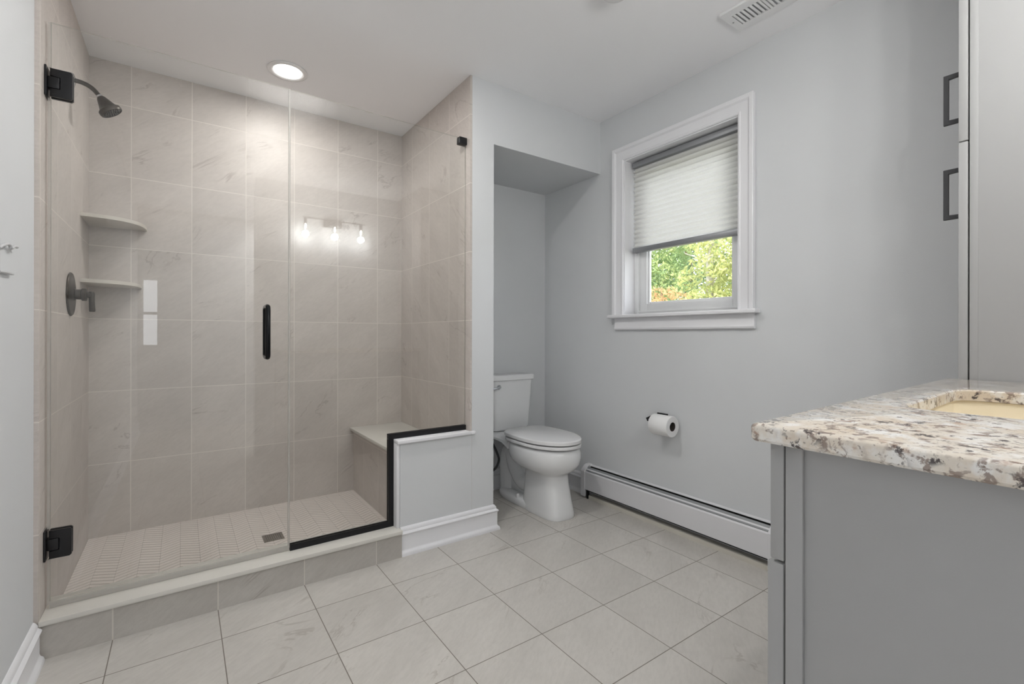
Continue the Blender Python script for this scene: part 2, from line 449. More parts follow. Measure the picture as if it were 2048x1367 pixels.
# pan: grout bed and chevron mosaic
PZ = .047
def clip(poly, x0, x1, y0, y1):
    for ax, lim, sg in ((0, x0, 1), (0, x1, -1), (1, y0, 1), (1, y1, -1)):
        out = []
        for i, p in enumerate(poly):
            q = poly[(i+1) % len(poly)]
            a, b = sg*(p[ax]-lim), sg*(q[ax]-lim)
            if a >= 0: out.append(p)
            if (a >= 0) != (b >= 0):
                s = a/(a-b); out.append((p[0]+(q[0]-p[0])*s, p[1]+(q[1]-p[1])*s))
        poly = out
        if len(poly) < 3: return []
    return poly
DX0, DX1, DY0, DY1 = .327, .417, 2.533, 2.625
fs = struct('floor_shower', B(AX0, AX1, 2.262, YB, .0, PZ-.0009), M_GROUT, 'cream chevron mosaic shower floor', 'shower floor')
bm = nb(); cw, pit_, rise, g = .074, .030, .040, .0019
nx = int((AX1-AX0)/cw)+2
for i in range(nx):
    xa = AX0 + i*cw + .0004; xb = AX0 + (i+1)*cw - .0004
    up = 1 if i % 2 == 0 else -1
    y0_ = 2.262 - .06
    for j in range(int(.95/pit_)+4):
        ya = y0_ + j*pit_ + (0 if up > 0 else rise); yb_ = ya + up*rise
        q = [(xa, ya+g), (xb, yb_+g), (xb, yb_+pit_-g), (xa, ya+pit_-g)]
        q = clip(q, AX0+.001, AX1-.001, 2.264, YB-.001)
        if len(q) < 3: continue
        area = abs(sum(q[k][0]*q[(k+1) % len(q)][1]-q[(k+1) % len(q)][0]*q[k][1] for k in range(len(q))))/2
        cx_ = sum(p[0] for p in q)/len(q); cy_ = sum(p[1] for p in q)/len(q)
        if area < 2e-5: continue
        bm.faces.new([bm.verts.new((p[0], p[1], PZ)) for p in q])
r = bmesh.ops.extrude_face_region(bm, geom=bm.faces[:])
bmesh.ops.translate(bm, verts=[v for v in r['geom'] if isinstance(v, bmesh.types.BMVert)], vec=(0, 0, -.0012))
obj('mosaic', bm, M_MOS, fs)

t = thing('floor_drain', ((DX0+DX1)/2, (DY0+DY1)/2, PZ), 'small square metal drain grate in the mosaic shower floor', 'drain')
obj('drain_frame', box(box(box(box(nb(), DX0, DX1, DY0, DY0+.006, PZ-.004, PZ+.002), DX0, DX1, DY1-.006, DY1, PZ-.004, PZ+.002), DX0, DX0+.006, DY0+.006, DY1-.006, PZ-.004, PZ+.002), DX1-.006, DX1, DY0+.006, DY1-.006, PZ-.004, PZ+.002), M_STEEL, t)
obj('drain_pan', B(DX0+.002, DX1-.002, DY0+.002, DY1-.002, PZ-.003, PZ+.0006), M_GUN, t)
bm = nb()
for k in range(9): box(bm, DX0+.006, DX1-.006, DY0+.0085+k*.009, DY0+.0125+k*.009, PZ+.0007, PZ+.0020)
for k in range(9): box(bm, DX0+.0085+k*.0088, DX0+.0125+k*.0088, DY0+.006, DY1-.006, PZ+.0007, PZ+.0016)
obj('drain_grate', bm, M_STEEL, t)

# bench
t = thing('shower_bench', (1.07, 2.66, PZ), 'tiled corner bench with a pale stone seat inside the shower', 'bench')
obj('tiled_base', B(.910, AX1-.0005, 2.2625, YB-.0005, PZ, .437), M_TBN, t)
obj('seat_slab', B(.888, AX1-.0005, 2.2625, YB-.0005, .437, .455, bev=.002), M_SLAB, t, label='pale stone seat slab')

# corner shelves: quarter-ellipse slabs
def corner_shelf(z0, z1, label, w):
    bm = nb(); n = 24; rx, ry = w, .240
    pts = [(AX0, YB)]
    for k in range(n+1):
        a = PI/2*k/n; e = .72
        pts.append((AX0 + rx*math.cos(a)**e if k < n else AX0, YB - ry*math.sin(a)**e if k > 0 else YB))
    prism(bm, pts[::-1], 'Z', z0, z1, bev=.0015)
    return tag(obj('corner_shelf', bm, M_SHELF), label, 'shelf', 'corner shelves in the shower')
corner_shelf(1.585, 1.601, 'upper stone corner shelf on the back left shower walls', .226)
corner_shelf(1.287, 1.303, 'lower stone corner shelf beside the shower valve', .206)

# ------------------------------------------------------------------ glass
def mark_edges(o, ax=1):
    o.data.materials.append(M_EDGE)
    for p in o.data.polygons:
        if abs(p.normal[ax]) < .5: p.material_index = 1
GT = .0095
door = thing('shower_door', (0, YG, CZ), 'frameless hinged glass shower door with black hinges and pull', 'shower door')
bm = nb(); box(bm, -.3615, .3715, YG, YG+GT, CZ+.013, 2.101)
gp = obj('glass_panel', bm, M_GLASS, door); mark_edges(gp)
bm = nb(); prism(bm, [(YG-.0025, CZ+.002), (YG+GT+.002, CZ+.002), (YG+GT+.002, CZ+.0126), (YG-.0003, CZ+.0126), (YG-.0003, CZ+.024), (YG-.0025, CZ+.024)], 'X', -.3615, .3715)
obj('door_sweep', bm, M_SEAL, door, label='clear bottom sweep', smooth=20)
obj('strike_seal', B(.3719, .3778, YG-.001, YG+GT+.004, CZ+.013, 2.100), M_SEAL, door, label='clear vertical seal at the closing edge')
bm = nb()
for za, zb in ((CZ+.013, .346-.052), (.346+.052, 1.896-.052), (1.896+.052, 2.100)): box(bm, -.3685, -.3617, YG-.001, YG+GT+.004, za, zb)
obj('hinge_seal', bm, M_SEAL, door, label='clear vertical seal at the hinge edge')
for zc in (1.896, .346):
    bm = nb(); h = .047
    # glass-side plate pair with the notch of the hinge knuckle, wall plate and knuckle
    for ya, yb in ((YG-.011, YG-.0003), (YG+GT+.0003, YG+GT+.011)):
        prism(bm, [(-.362, zc-h), (-.311, zc-h), (-.306, zc-h+.005), (-.306, zc+h-.005), (-.311, zc+h), (-.362, zc+h), (-.362, zc+.021), (-.335, zc+.021), (-.335, zc-.021), (-.362, zc-.021)], 'Y', ya, yb, bev=.0012)
    hg = obj('hinge', bm, M_BLACK, door)
    obj('wall_plate', B(AX0+.0003, AX0+.006, YG-.024, YG+GT+.024, zc-.05, zc+.05, bev=.0015), M_BLACK, hg)
    obj('knuckle', box(nb(), AX0+.006, -.338, YG-.012, YG+GT+.012, zc-.0195, zc+.0195, bev=.003), M_BLACK, hg)
hz0, hz1, hx = .958, 1.168, .289
bm = nb()
for sg, yy in ((-1, YG), (1, YG+GT)):
    p = [(hx, yy+sg*.0003, hz0), (hx, yy+sg*.022, hz0), (hx, yy+sg*.031, hz0+.003), (hx, yy+sg*.036, hz0+.012), (hx, yy+sg*.036, (hz0+hz1)/2),
         (hx, yy+sg*.036, hz1-.012), (hx, yy+sg*.031, hz1-.003), (hx, yy+sg*.022, hz1), (hx, yy+sg*.0003, hz1)]
    tube(bm, p, .0095, 16)
obj('pull_handle', bm, M_BLACKG, door, smooth=60)

fx = thing('fixed_glass_panel', (.8, YG, CZ), 'fixed glass shower panel notched over the half wall in black channel', 'glass panel')
bm = nb()
prism(bm, [(.3785, CZ+.003), (.833, CZ+.003), (.833, .552), (1.234, .552), (1.234, 2.096), (.3785, 2.101)], 'Y', YG, YG+GT)
gp = obj('glass_panel', bm, M_GLASS, fx); mark_edges(gp)
def u_channel(axis, a0, a1, pts3):
    bm = nb(); prism(bm, pts3, axis, a0, a1); return bm
c0, c1, hh = YG-.0065, YG+GT+.0065, .0255
def Uprof(base, s):   # U section: (y, other) closed side at base, opening towards s
    return [(c0, base), (c1, base), (c1, base+s*hh), (YG+GT+.0002, base+s*hh), (YG+GT+.0002, base+s*.0025), (YG-.0002, base+s*.0025), (YG-.0002, base+s*hh), (c0, base+s*hh)]
obj('channel', u_channel('X', .3785, .8365, Uprof(CZ+.0003, 1)), M_BLACK, fx, smooth=20)
obj('channel', u_channel('X', .811, 1.2355, Uprof(.5493, 1)), M_BLACK, fx, smooth=20)
bm = nb(); prism(bm, [(q[1], q[0]) for q in Uprof(.8363, -1)], 'Z', CZ+.026, .5495)
obj('channel', bm, M_BLACK, fx, smooth=20)
obj('wall_clip', B(1.192, 1.2365, YG-.012, YG+GT+.012, 2.062, 2.098, bev=.0015), M_BLACK, fx)

# ------------------------------------------------------------------ shower fittings
SY = 2.62
t = thing('overhead_shower', (AX0, SY, 2.09), 'dark bronze shower head on a bent arm high on the tiled left wall', 'shower head')
lathe(nb_ := nb(), [(0, 0), (.028, 0), (.029, .003), (.026, .009), (.014, .013), (0, .013)], (AX0+.0002, SY, 2.098), (1, 0, 0))
obj('wall_flange', nb_, M_CHROME, t)
arm = catmull([(AX0+.01, SY, 2.100), (AX0+.032, SY, 2.098), (AX0+.055, SY, 2.090), (AX0+.072, SY, 2.077), (AX0+.086, SY, 2.060)], 5)
obj('arm', tube(nb(), arm, .0088, 14), M_BRONZE, t, smooth=60)
hd = Vector((.55, 0, -.83)).normalized(); hp = Vector((AX0+.085, SY, 2.062))
lathe(nb_ := nb(), [(0, 0), (.008, 0), (.011, .003), (.011, .009), (.008, .012), (0, .012)], hp, hd)
obj('swivel', nb_, M_CHROME, t, label='bright swivel nut')
lathe(nb_ := nb(), [(.011, 0), (.016, .006), (.026, .032), (.034, .050), (.041, .054), (.042, .064), (.040, .070), (.037, .071), (.037, .069), (0, .069)], hp+hd*.009, hd)
obj('spray_head', nb_, M_BRONZE, t)
bm = nb(); u_, v_ = frame_axes(hd)
for ring, cnt in ((.008, 6), (.017, 12), (.027, 18)):
    for k in range(cnt):
        a = 2*PI*k/cnt; c = hp + hd*.0775 + (u_*math.cos(a)+v_*math.sin(a))*ring
        lathe(bm, [(.0024, 0), (.002, .003), (0, .003)], c, hd, seg=8)
obj('spray_nozzles', bm, M_GUN, t)

t = thing('shower_valve', (AX0, 2.606, 1.216), 'dark bronze round shower valve with lever handle on the left tiled wall', 'shower valve')
VP = (AX0+.0002, 2.606, 1.216)
lathe(nb_ := nb(), [(0, 0), (.088, 0), (.089, .003), (.086, .007), (.06, .011), (.03, .013), (0, .013)], VP, (1, 0, 0), seg=56)
obj('escutcheon', nb_, M_BRONZE, t)
lathe(nb_ := nb(), [(0, .012), (.024, .012), (.024, .016), (.021, .018), (.021, .034), (.026, .037), (.026, .05), (.022, .052), (.012, .053), (.012, .07), (0, .07)], VP, (1, 0, 0))
obj('sleeve', nb_, M_BRONZE, t)
obj('lever', tube(nb(), [(VP[0]+.066, 2.606, 1.229), (VP[0]+.066, 2.606, 1.222), (VP[0]+.067, 2.606, 1.19), (VP[0]+.068, 2.606, 1.15), (VP[0]+.068, 2.606, 1.146)], [.009, .0105, .0095, .0105, .009], 14), M_BRONZE, t)

# ------------------------------------------------------------------ lamps
LS, LA, LB, LV, LR = 4.3, 0.4, 6.8, 4.7, 19.0          # watts: shower light, added unseen room fills, each vanity bulb, added rear fills
def recessed(x, y, label, power):
    t = thing('recessed_light', (x, y, ZC), label, 'ceiling light', 'recessed ceiling lights')
    lathe(nb_ := nb(), [(.066, -.0005), (.095, -.0005), (.096, -.003), (.093, -.006), (.078, -.008), (.072, -.006), (.066, -.002)], (x, y, ZC), (0, 0, 1), seg=64, closed=True)
    obj('trim_ring', nb_, M_SEAT, t)
    lathe(nb_ := nb(), [(0, -.0012), (.0655, -.0012), (.0655, -.0035), (.05, -.0045), (0, -.005)], (x, y, ZC), (0, 0, 1), seg=64)
    obj('lens', nb_, M_LENS, t, label='glowing white lens')
    ld = bpy.data.lights.new('recessed_lamp', 'AREA'); ld.shape = 'DISK'; ld.size = .12; ld.energy = power; ld.color = (1, .985, .965)
    lo = bpy.data.objects.new('recessed_lamp', ld); COL.objects.link(lo); lo.location = (0, 0, -.012); lo.parent = t
    return t
recessed(.447, 2.655, 'glowing round recessed light in the ceiling over the shower', LS)
recessed(.62, 1.63, 'added recessed fill light over the middle of the floor, out of view', LB)  # added out-of-view lamp that brightens the floor and walls
recessed(.06, 1.63, 'added recessed fill light in front of the shower door, out of view', LA)  # weak unseen lamp, added as fill near the left wall
recessed(.95, -.9, 'added recessed fill light hidden just beyond the vanity wall', LR)  # added lamp behind the vanity wall, gives soft bounced fill
recessed(.95, -1.55, 'added recessed fill light hidden beyond the vanity wall, nearest the rear wall', LR)  # another added hidden lamp for the bounce from the rear

t = thing('smoke_detector', (1.385, 1.262, ZC), 'white round smoke detector on the ceiling at the top edge of the photo', 'smoke detector')
lathe(nb_ := nb(), [(0, -.0005), (.062, -.0005), (.062, -.012), (0, -.012)], (1.385, 1.262, ZC), (0, 0, 1), seg=48)
obj('base', nb_, M_SEAT, t)
lathe(nb_ := nb(), [(.06, -.012), (.059, -.022), (.052, -.032), (.03, -.037), (0, -.038)], (1.385, 1.262, ZC), (0, 0, 1), seg=48)
obj('cover', nb_, M_SEAT, t)

# vanity light: three crystal shades on a bar, seen as reflections in the shower glass
t = thing('vanity_light', (1.16, YV, 2.05), 'black bar wall light with three clear shades above the vanity, reflected in the shower glass', 'wall light')
obj('backplate', B(1.08, 1.24, YV+.0003, YV+.02, 2.06, 2.14, bev=.003), M_BLACK, t)
obj('bar', tube(nb(), [(.88, YV+.09, 2.11), (1.44, YV+.09, 2.11)], .007, 12), M_BLACK, t)
obj('bracket', tube(nb(), [(1.16, YV+.015, 2.10), (1.16, YV+.09, 2.11)], .007, 12), M_BLACK, t)
for bx in (.905, 1.16, 1.40):
    sh = obj('socket', tube(nb(), [(bx, YV+.09, 2.105), (bx, YV+.09, 2.055)], .014, 16), M_BLACK, t)
    lathe(nb_ := nb(), [(.016, 0), (.045, .004), (.05, .02), (.05, .14), (.046, .14), (.046, .022), (.042, .008), (.016, .004)], (bx, YV+.09, 2.06), (0, 0, -1), seg=16, closed=True)
    obj('shade', nb_, M_PANE, sh, label='clear glass shade')
    lathe(nb_ := nb(), [(0, 0), (.006, .002), (.009, .018), (.008, .035), (.003, .05), (0, .052)], (bx, YV+.09, 2.053), (0, 0, -1), seg=16)
    obj('bulb', nb_, M_BULB, sh, label='glowing bulb')
    pl = bpy.data.lights.new('bulb_lamp', 'POINT'); pl.energy = LV; pl.shadow_soft_size = .03; pl.color = (1, .98, .955)
    po = bpy.data.objects.new('bulb_lamp', pl); COL.objects.link(po); po.parent = t
    po.location = Vector((bx, YV+.09, 1.962)) - Vector(t.location)

# ceiling vent
VX0, VX1, VY0, VY1 = 1.870, 2.035, .80, 1.12
t = thing('ceiling_vent', ((VX0+VX1)/2, .96, ZC), 'white slotted exhaust vent grille in the ceiling beside the window wall', 'vent')
sx0, sx1 = 1.909, 1.996
bm = nb(); zt, zb_ = ZC-.0005, ZC-.011
for a in ((VX0, sx0, VY0, VY1), (sx1, VX1, VY0, VY1), (sx0, sx1, 1.088, VY1), (sx0, sx1, VY0, .832), (sx0, sx1, .957, .966)): box(bm, *a, zb_, zt)
bmesh.ops.remove_doubles(bm, verts=bm.verts[:], dist=1e-5)
obj('frame', bm, M_SEAT, t)
obj('duct', B(sx0, sx1, .832, 1.088, zb_+.0058, zt), M_HEATG, t)
for ya, yb in ((.966, 1.088), (.832, .957)):
    n = 7
    for k in range(n):
        y = ya + (yb-ya)*(k+.5)/n
        obj('slat', B(sx0, sx1, y-.0045, y+.0045, zb_+.0004, zb_+.0056, bev=.001), M_SEAT, t)
bm = nb()
lathe(bm, [(0, 0), (.004, 0), (.003, .002), (0, .002)], (1.952, 1.104, zb_-.0001), (0, 0, -1), seg=16)
obj('screw', bm, M_HEATG, t)

# ------------------------------------------------------------------ window
CW = .088
bm = nb()
# reveal: jambs, head
box(bm, XR-.002, 2.36, WY1-.006, WY1, WZ0, WZ1); box(bm, XR-.002, 2.36, WY0, WY0+.006, WZ0, WZ1); box(bm, XR-.002, 2.36, WY0+.006, WY1-.006, WZ1-.006, WZ1)
win = struct('window_1', bm, M_TRIM, 'white cased window with a pleated shade half lowered', 'window')
# casing: mitred moulding round three sides
def casing_ring(off_in):
    return None
prof = [(0, 0), (0, .010), (.005, .014), (.010, .014), (.014, .011), (.052, .015), (.056, .019), (.061, .023), (.077, .025), (.080, .022), (.080, 0)]   # (distance from opening, thickness)
bm = nb(); rings = []
for (y, z, sy, sz) in ((WY1, WZ0+.001, 1, 0), (WY1, WZ1, 1, 1), (WY0, WZ1, -1, 1), (WY0, WZ0+.001, -1, 0)):
    rings.append([(XR-.0003-q[1], y+sy*q[0], z+sz*q[0]) for q in prof])
loft(bm, rings); obj('casing', bm, M_TRIM, win, smooth=25)
obj('stool', B(2.148, 2.30, WY0-.104, WY1+.095, WZ0-.020, WZ0, bev=.005, seg=3), M_TRIM, win)
bm = nb(); pa = [(0, 0), (.012, 0), (.018, .004), (.020, .012), (.017, .02), (.017, .072), (0, .072)]
loft(bm, [[(XR-.0003-q[0], y, WZ0-.0925+q[1]) for q in pa] for y in (WY0-.083, WY1+.062)]); obj('apron', bm, M_TRIM, win, smooth=25)
# sash
def rect_frame(x0, x1, y0, y1, z0, z1, wd, wb=None, bev=.002):
    wb = wb or wd; bm = nb()
    box(bm, x0, x1, y0, y0+wd, z0, z1, bev=bev); box(bm, x0, x1, y1-wd, y1, z0, z1, bev=bev)
    box(bm, x0, x1, y0+wd, y1-wd, z0, z0+wb, bev=bev); box(bm, x0, x1, y0+wd, y1-wd, z1-wd, z1, bev=bev); return bm
obj('frame', rect_frame(2.285, 2.355, WY0+.006, WY1-.006, WZ0+.001, WZ1-.006, .030, .022), M_VINYL, win)
sa = obj('sash', rect_frame(2.300, 2.335, WY0+.036, WY1-.036, WZ0+.023, WZ1-.036, .052, .042), M_VINYL, win)
obj('glazing_bead', rect_frame(2.312, 2.328, WY0+.088, WY1-.088, WZ0+.065, WZ1-.088, .012, .012), M_VINYL, sa)
obj('pane', B(2.318, 2.322, WY0+.1, WY1-.1, WZ0+.077, WZ1-.1), M_PANE, sa)

# pleated shade
sh0, sh1, szb, szt = WY0+.009, WY1-.025, 1.553, 2.100
t = thing('cellular_shade', (2.25, (sh0+sh1)/2, szb), 'white pleated window shade with grey rails lowered over the upper window', 'window shade')
obj('headrail', B(2.243, 2.286, sh0-.003, sh1+.003, szt-.030, szt, bev=.003), M_ALU, t, label='grey head rail')
bm = nb(); n = 17; za, zb2 = szb+.030, szt-.030; P_ = (zb2-za)/n
pts, seam = [], []
for k in range(n):                                     # each cell: a bulging front and the narrow bonded seam above it
    z = za + k*P_
    for q, dx in ((0, .006), (.10, -.004), (.30, -.010), (.50, -.008), (.66, .004)): pts.append((2.264+dx, z+q*P_)); seam.append(q >= .5)
pts.append((2.264+.006, zb2))
rows = [[bm.verts.new((p[0], y, p[1])) for y in (sh0, sh1)] for p in pts]
for i, (a, b) in enumerate(zip(rows, rows[1:])):
    f = bm.faces.new((a[0], a[1], b[1], b[0])); f.material_index = 1 if seam[i] else 0
obj('fabric', bm, [M_SHADE, M_SEAM], t, smooth=10)
obj('bottom_rail', B(2.245, 2.282, sh0-.002, sh1+.002, szb, szb+.030, bev=.004), M_ALU, t, label='grey bottom rail')

# ------------------------------------------------------------------ toilet
TX = 1.795
def egg(z, cy, hw, fl, bl, ef=2.2, eb=2.6, n=56, cx=TX):
    r = []
    for k in range(n):
        a = 2*PI*k/n; c, s = math.cos(a), math.sin(a)
        e, L = (ef, fl) if s < 0 else (eb, bl)
        r.append((cx + hw*math.copysign(abs(c)**(2/e), c), cy + L*math.copysign(abs(s)**(2/e), s), z))
    return r
toilet = thing('toilet', (TX, 2.3, 0), 'white two-piece toilet with closed lid in the niche', 'toilet')
bm = nb()
secs = [  # z, cy, hw, front len, back len, ef, eb
    (0.000, 2.16, .100, .165, .17, 3.2, 4.0), (.006, 2.16, .103, .168, .17, 3.2, 4.0), (.03, 2.16, .100, .165, .17, 3.2, 4.0), (.10, 2.165, .095, .155, .165, 3.0, 3.6),
    (.18, 2.17, .089, .143, .16, 2.8, 3.2), (.236, 2.172, .087, .140, .16, 2.7, 3.0), (.247, 2.178, .096, .152, .17, 2.4, 2.8), (.258, 2.19, .122, .186, .19, 2.2, 2.5),
    (.278, 2.20, .150, .226, .22, 2.1, 2.4), (.308, 2.205, .170, .252, .24, 2.1, 2.4), (.345, 2.205, .177, .260, .25, 2.1, 2.4), (.375, 2.205, .176, .258, .25, 2.1, 2.4),
    (.392, 2.205, .170, .250, .25, 2.1, 2.4), (.400, 2.205, .160, .240, .24, 2.1, 2.4)]
loft(bm, [egg(*s[:5], ef=s[5], eb=s[6]) for s in secs])
# deck behind the bowl that carries the tank
dk = [(2.36, .165, .355, .399), (2.44, .150, .372, .404), (2.50, .165, .384, .410), (2.56, .178, .392, .420), (2.66, .178, .394, .420)]
loft(bm, [[(TX-hw, y, z0+.006), (TX-hw+.01, y, z0), (TX+hw-.01, y, z0), (TX+hw, y, z0+.006), (TX+hw, y, z1-.008), (TX+hw-.012, y, z1), (TX-hw+.012, y, z1), (TX-hw, y, z1-.008)] for y, hw, z0, z1 in dk])
# foot plate and trapway
loft(bm, [egg(0, 2.40, .098, .22, .215, 4, 2.6), egg(.012, 2.40, .104, .22, .222, 4, 2.6), egg(.034, 2.40, .102, .22, .22, 4, 2.6), egg(.046, 2.40, .092, .22, .208, 4, 2.6), egg(.052, 2.40, .074, .22, .19, 4, 2.6)])
tw = catmull([(TX, 2.24, .20), (TX, 2.32, .14), (TX, 2.40, .135), (TX, 2.47, .20), (TX, 2.515, .285), (TX, 2.555, .27), (TX, 2.57, .19), (TX, 2.565, .10), (TX, 2.56, .03)], 6)
tube(bm, tw, [.066]*len(tw), 20)
box(bm, TX-.03, TX+.03, 2.25, 2.55, .03, .34, bev=.01)
bowl = obj('bowl', bm, M_PORC, toilet, smooth=50)
for sx in (-1, 1):
    lathe(nb_ := nb(), [(0, .046), (.014, .046), (.014, .056), (.010, .066), (0, .069)], (TX+sx*.082, 2.36, 0), (0, 0, 1), seg=20)
    obj('bolt_cap', nb_, M_SEAT, toilet)
def slab_egg(z0, z1, hw, fl, bl, cy, inset=.006):
    bm = nb()
    return loft(bm, [egg(z0, cy, hw-inset, fl-inset, bl-inset/2, 2.1, 4), egg(z0+.003, cy, hw, fl, bl, 2.1, 4), egg(z1-.005, cy, hw, fl, bl, 2.1, 4), egg(z1-.0015, cy, hw-.003, fl-.003, bl-.002, 2.1, 4), egg(z1, cy, hw-.009, fl-.009, bl-.007, 2.1, 4)])
obj('seat', slab_egg(.4075, .4265, .177, .264, .235, 2.205, .016), M_SEAT, toilet)
bm = slab_egg(.4325, .457, .177, .264, .247, 2.205, .016)
obj('seat_lid', bm, M_SEAT, toilet)
for sx in (-1, 1): obj('seat_hinge', B(TX+sx*.075-.022, TX+sx*.075+.022, 2.44, 2.475, .4105, .445, bev=.006), M_SEAT, toilet)
# tank
def rrect(z, hw, y0, y1, r, n=6):
    pts = []
    for cx_, cy_, a0 in ((TX+hw-r, y1-r, 0), (TX-hw+r, y1-r, PI/2), (TX-hw+r, y0+r, PI), (TX+hw-r, y0+r, 1.5*PI)):
        for k in range(n+1):
            a = a0 + PI/2*k/n; pts.append((cx_+r*math.cos(a), cy_+r*math.sin(a), z))
    return pts
bm = nb()
loft(bm, [rrect(.4215, .130, 2.55, 2.66, .03), rrect(.428, .143, 2.538, 2.668, .035), rrect(.445, .149, 2.533, 2.67, .035), rrect(.60, .160, 2.528, 2.675, .035), rrect(.752, .169, 2.522, 2.677, .035)])
tank = obj('tank', bm, M_PORC, toilet, smooth=50)
bm = nb()
loft(bm, [rrect(.7525, .172, 2.518, 2.680, .035), rrect(.758, .180, 2.510, 2.684, .035), rrect(.780, .181, 2.508, 2.685, .035), rrect(.787, .178, 2.511, 2.683, .035), rrect(.791, .168, 2.522, 2.676, .03)])
obj('tank_lid', bm, M_PORC, toilet, smooth=50)
bm = nb()
lathe(bm, [(0, 0), (.014, 0), (.014, .008), (.010, .012), (.006, .022), (0, .022)], (TX-.118, 2.5225, .716), (0, -1, 0), seg=20)
tube(bm, [(TX-.118, 2.505, .717), (TX-.135, 2.501, .715), (TX-.155, 2.498, .709), (TX-.178, 2.496, .709)], [.007, .0065, .007, .005], 12)
obj('flush_lever', bm, M_CHROME, tank, label='chrome flush lever')

# water supply
t = thing('water_supply_hose', (1.54, 2.66, .17), 'dark flexible water hose curving down the wall left of the toilet', 'hose')
hs = catmull([(1.662, 2.60, .386), (1.655, 2.575, .36), (1.660, 2.53, .31), (1.666, 2.505, .25), (1.640, 2.52, .188), (1.585, 2.58, .160), (1.55, 2.63, .17), (1.54, 2.652, .20)], 6)
obj('hose', tube(nb(), hs, .0075, 12), M_RUB, t, smooth=60)
bm = nb(); tube(bm, [(1.54, 2.6905, .205), (1.54, 2.655, .205), (1.54, 2.63, .205)], .010, 12); lathe(bm, [(0, 0), (.024, 0), (.022, .004), (0, .006)], (1.54, YN-.0065, .205), (0, -1, 0), seg=24)
obj('shutoff_valve', bm, M_CHROME, t)

# ------------------------------------------------------------------ baseboard heater
HY0, HY1 = 1.040, 2.205
t = thing('baseboard_heater', (2.17, (HY0+HY1)/2, 0), 'long white baseboard heater along the floor under the window', 'heater')
obj('back_plate', B(2.190, XR-.0003, HY0, HY1, .004, .206), M_HEAT, t)
bm = nb()   # front panel with folded top edge
pp = [(2.132, .058), (2.132, .168), (2.137, .176), (2.1395, .174), (2.1345, .167), (2.1345, .060)]
loft(bm, [[(p[0], y, p[1]) for p in pp] for y in (HY0+.002, HY1-.004)])
obj('front_panel', bm, M_HEAT, t, smooth=20)
for nm, m_, pp in (('damper', M_HEATG, [(2.141, .1765), (2.1425, .1755), (2.164, .197), (2.1625, .198)]), ('damper_rib', M_HEAT, [(2.146, .1825), (2.1475, .181), (2.1535, .187), (2.152, .1885)]),
                   ('top_lip', M_HEAT, [(2.176, .203), (2.1765, .2015), (2.190, .2065), (2.190, .2085)])):
    bm = nb(); loft(bm, [[(p[0], y, p[1]) for p in pp] for y in (HY0+.004, HY1-.006)]); obj(nm, bm, m_, t, smooth=20)
bm = nb(); prism(bm, [(2.150, .045), (2.150, .170), (2.167, .189), (2.1895, .197), (2.1895, .045)], 'Y', HY0+.01, HY1-.008)  # core drawn near-black and raised into the slot to paint its shade
obj('core_with_slot_shade', bm, M_DARK, t)
obj('floor_strip', B(2.142, 2.190, HY0+.002, HY1-.03, .0, .022), M_BIEGE, t, label='cream strip along the floor')
for ya, yb in ((HY1-.006, HY1+.030), (HY0-.028, HY0+.002)):
    bm = nb(); prism(bm, [(2.129, .012), (2.129, .172), (2.134, .181), (2.160, .204), (2.172, .2095), (XR-.0003, .2105), (XR-.0003, .012)], 'Y', ya, yb, bev=.001)
    obj('end_cap', bm, M_HEAT, t, smooth=20)
obj('foot', B(2.136, 2.150, HY1-.028, HY1-.016, 0, .06), M_DARK, t)

# ------------------------------------------------------------------ paper holder and roll
t = thing('toilet_paper_holder', (2.17, 1.62, .60), 'black bar toilet paper holder on the pale wall', 'paper holder')
RXc, RZc = 2.131, .566
obj('wall_plate', B(2.190, XR-.0003, 1.615, 1.682, .588, .618, bev=.001), M_BLACK, t)
bm = nb(); tube(bm, [(2.192, 1.668, .605), (2.165, 1.672, .604), (2.140, 1.690, .597), (RXc, 1.707, RZc+.020), (RXc, 1.700, RZc+.013), (RXc, 1.60, RZc+.012), (RXc, 1.545, RZc+.012)], .0062, 12)
obj('arm', bm, M_BLACK, t, smooth=60)
lathe(nb_ := nb(), [(.0245, 0), (.0545, 0), (.0555, .002), (.0555, .116), (.0545, .118), (.0245, .118)], (RXc, 1.537, RZc), (0, 1, 0), seg=56, closed=True)
pr = tag(obj('toilet_paper_roll', nb_, M_PAPER, origin=(RXc, 1.596, RZc)), 'white toilet paper roll hanging on the black wall holder', 'toilet paper')
lathe(nb_ := nb(), [(.0235, .001), (.0243, .001), (.0243, .117), (.0235, .117)], (RXc, 1.537, RZc), (0, 1, 0), seg=40, closed=True)
obj('cardboard_core', nb_, plain('dark_cardboard', (70, 64, 60), .9), pr)

# ------------------------------------------------------------------ vanity, counter, sink, tall cabinet
ZT, ZU = .9295, .9055
t = thing('vanity_cabinet', (1.23, .05, 0), 'grey painted vanity cabinet under the granite countertop', 'vanity')
VX = .670
obj('end_panel', B(VX+.006, VX+.024, YV+.001, .3045, 0, ZU-.0005), M_CAB, t)
obj('end_panel', B(1.772, 1.790, YV+.001, .3045, 0, ZU-.0005), M_CAB, t)
obj('back_panel', B(VX+.024, 1.772, YV+.001, YV+.013, .10, ZU-.0005), M_CAB, t)
obj('bottom_panel', B(VX+.024, 1.772, YV+.013, .3045, .10, .118), M_CAB, t)
obj('front_rail', B(VX+.024, 1.772, .290, .3045, .60, .740), M_CAB, t)
obj('toe_kick', B(VX+.024, 1.772, .22, .232, 0, .0999), M_CAB, t)
obj('end_stile', B(VX, VX+.006, .283, .3045, 0, ZU-.0005, bev=.0008), M_CAB, t)
obj('end_rail', B(VX, VX+.006, YV+.001, -.19, 0, ZU-.0005, bev=.0008), M_CAB, t)
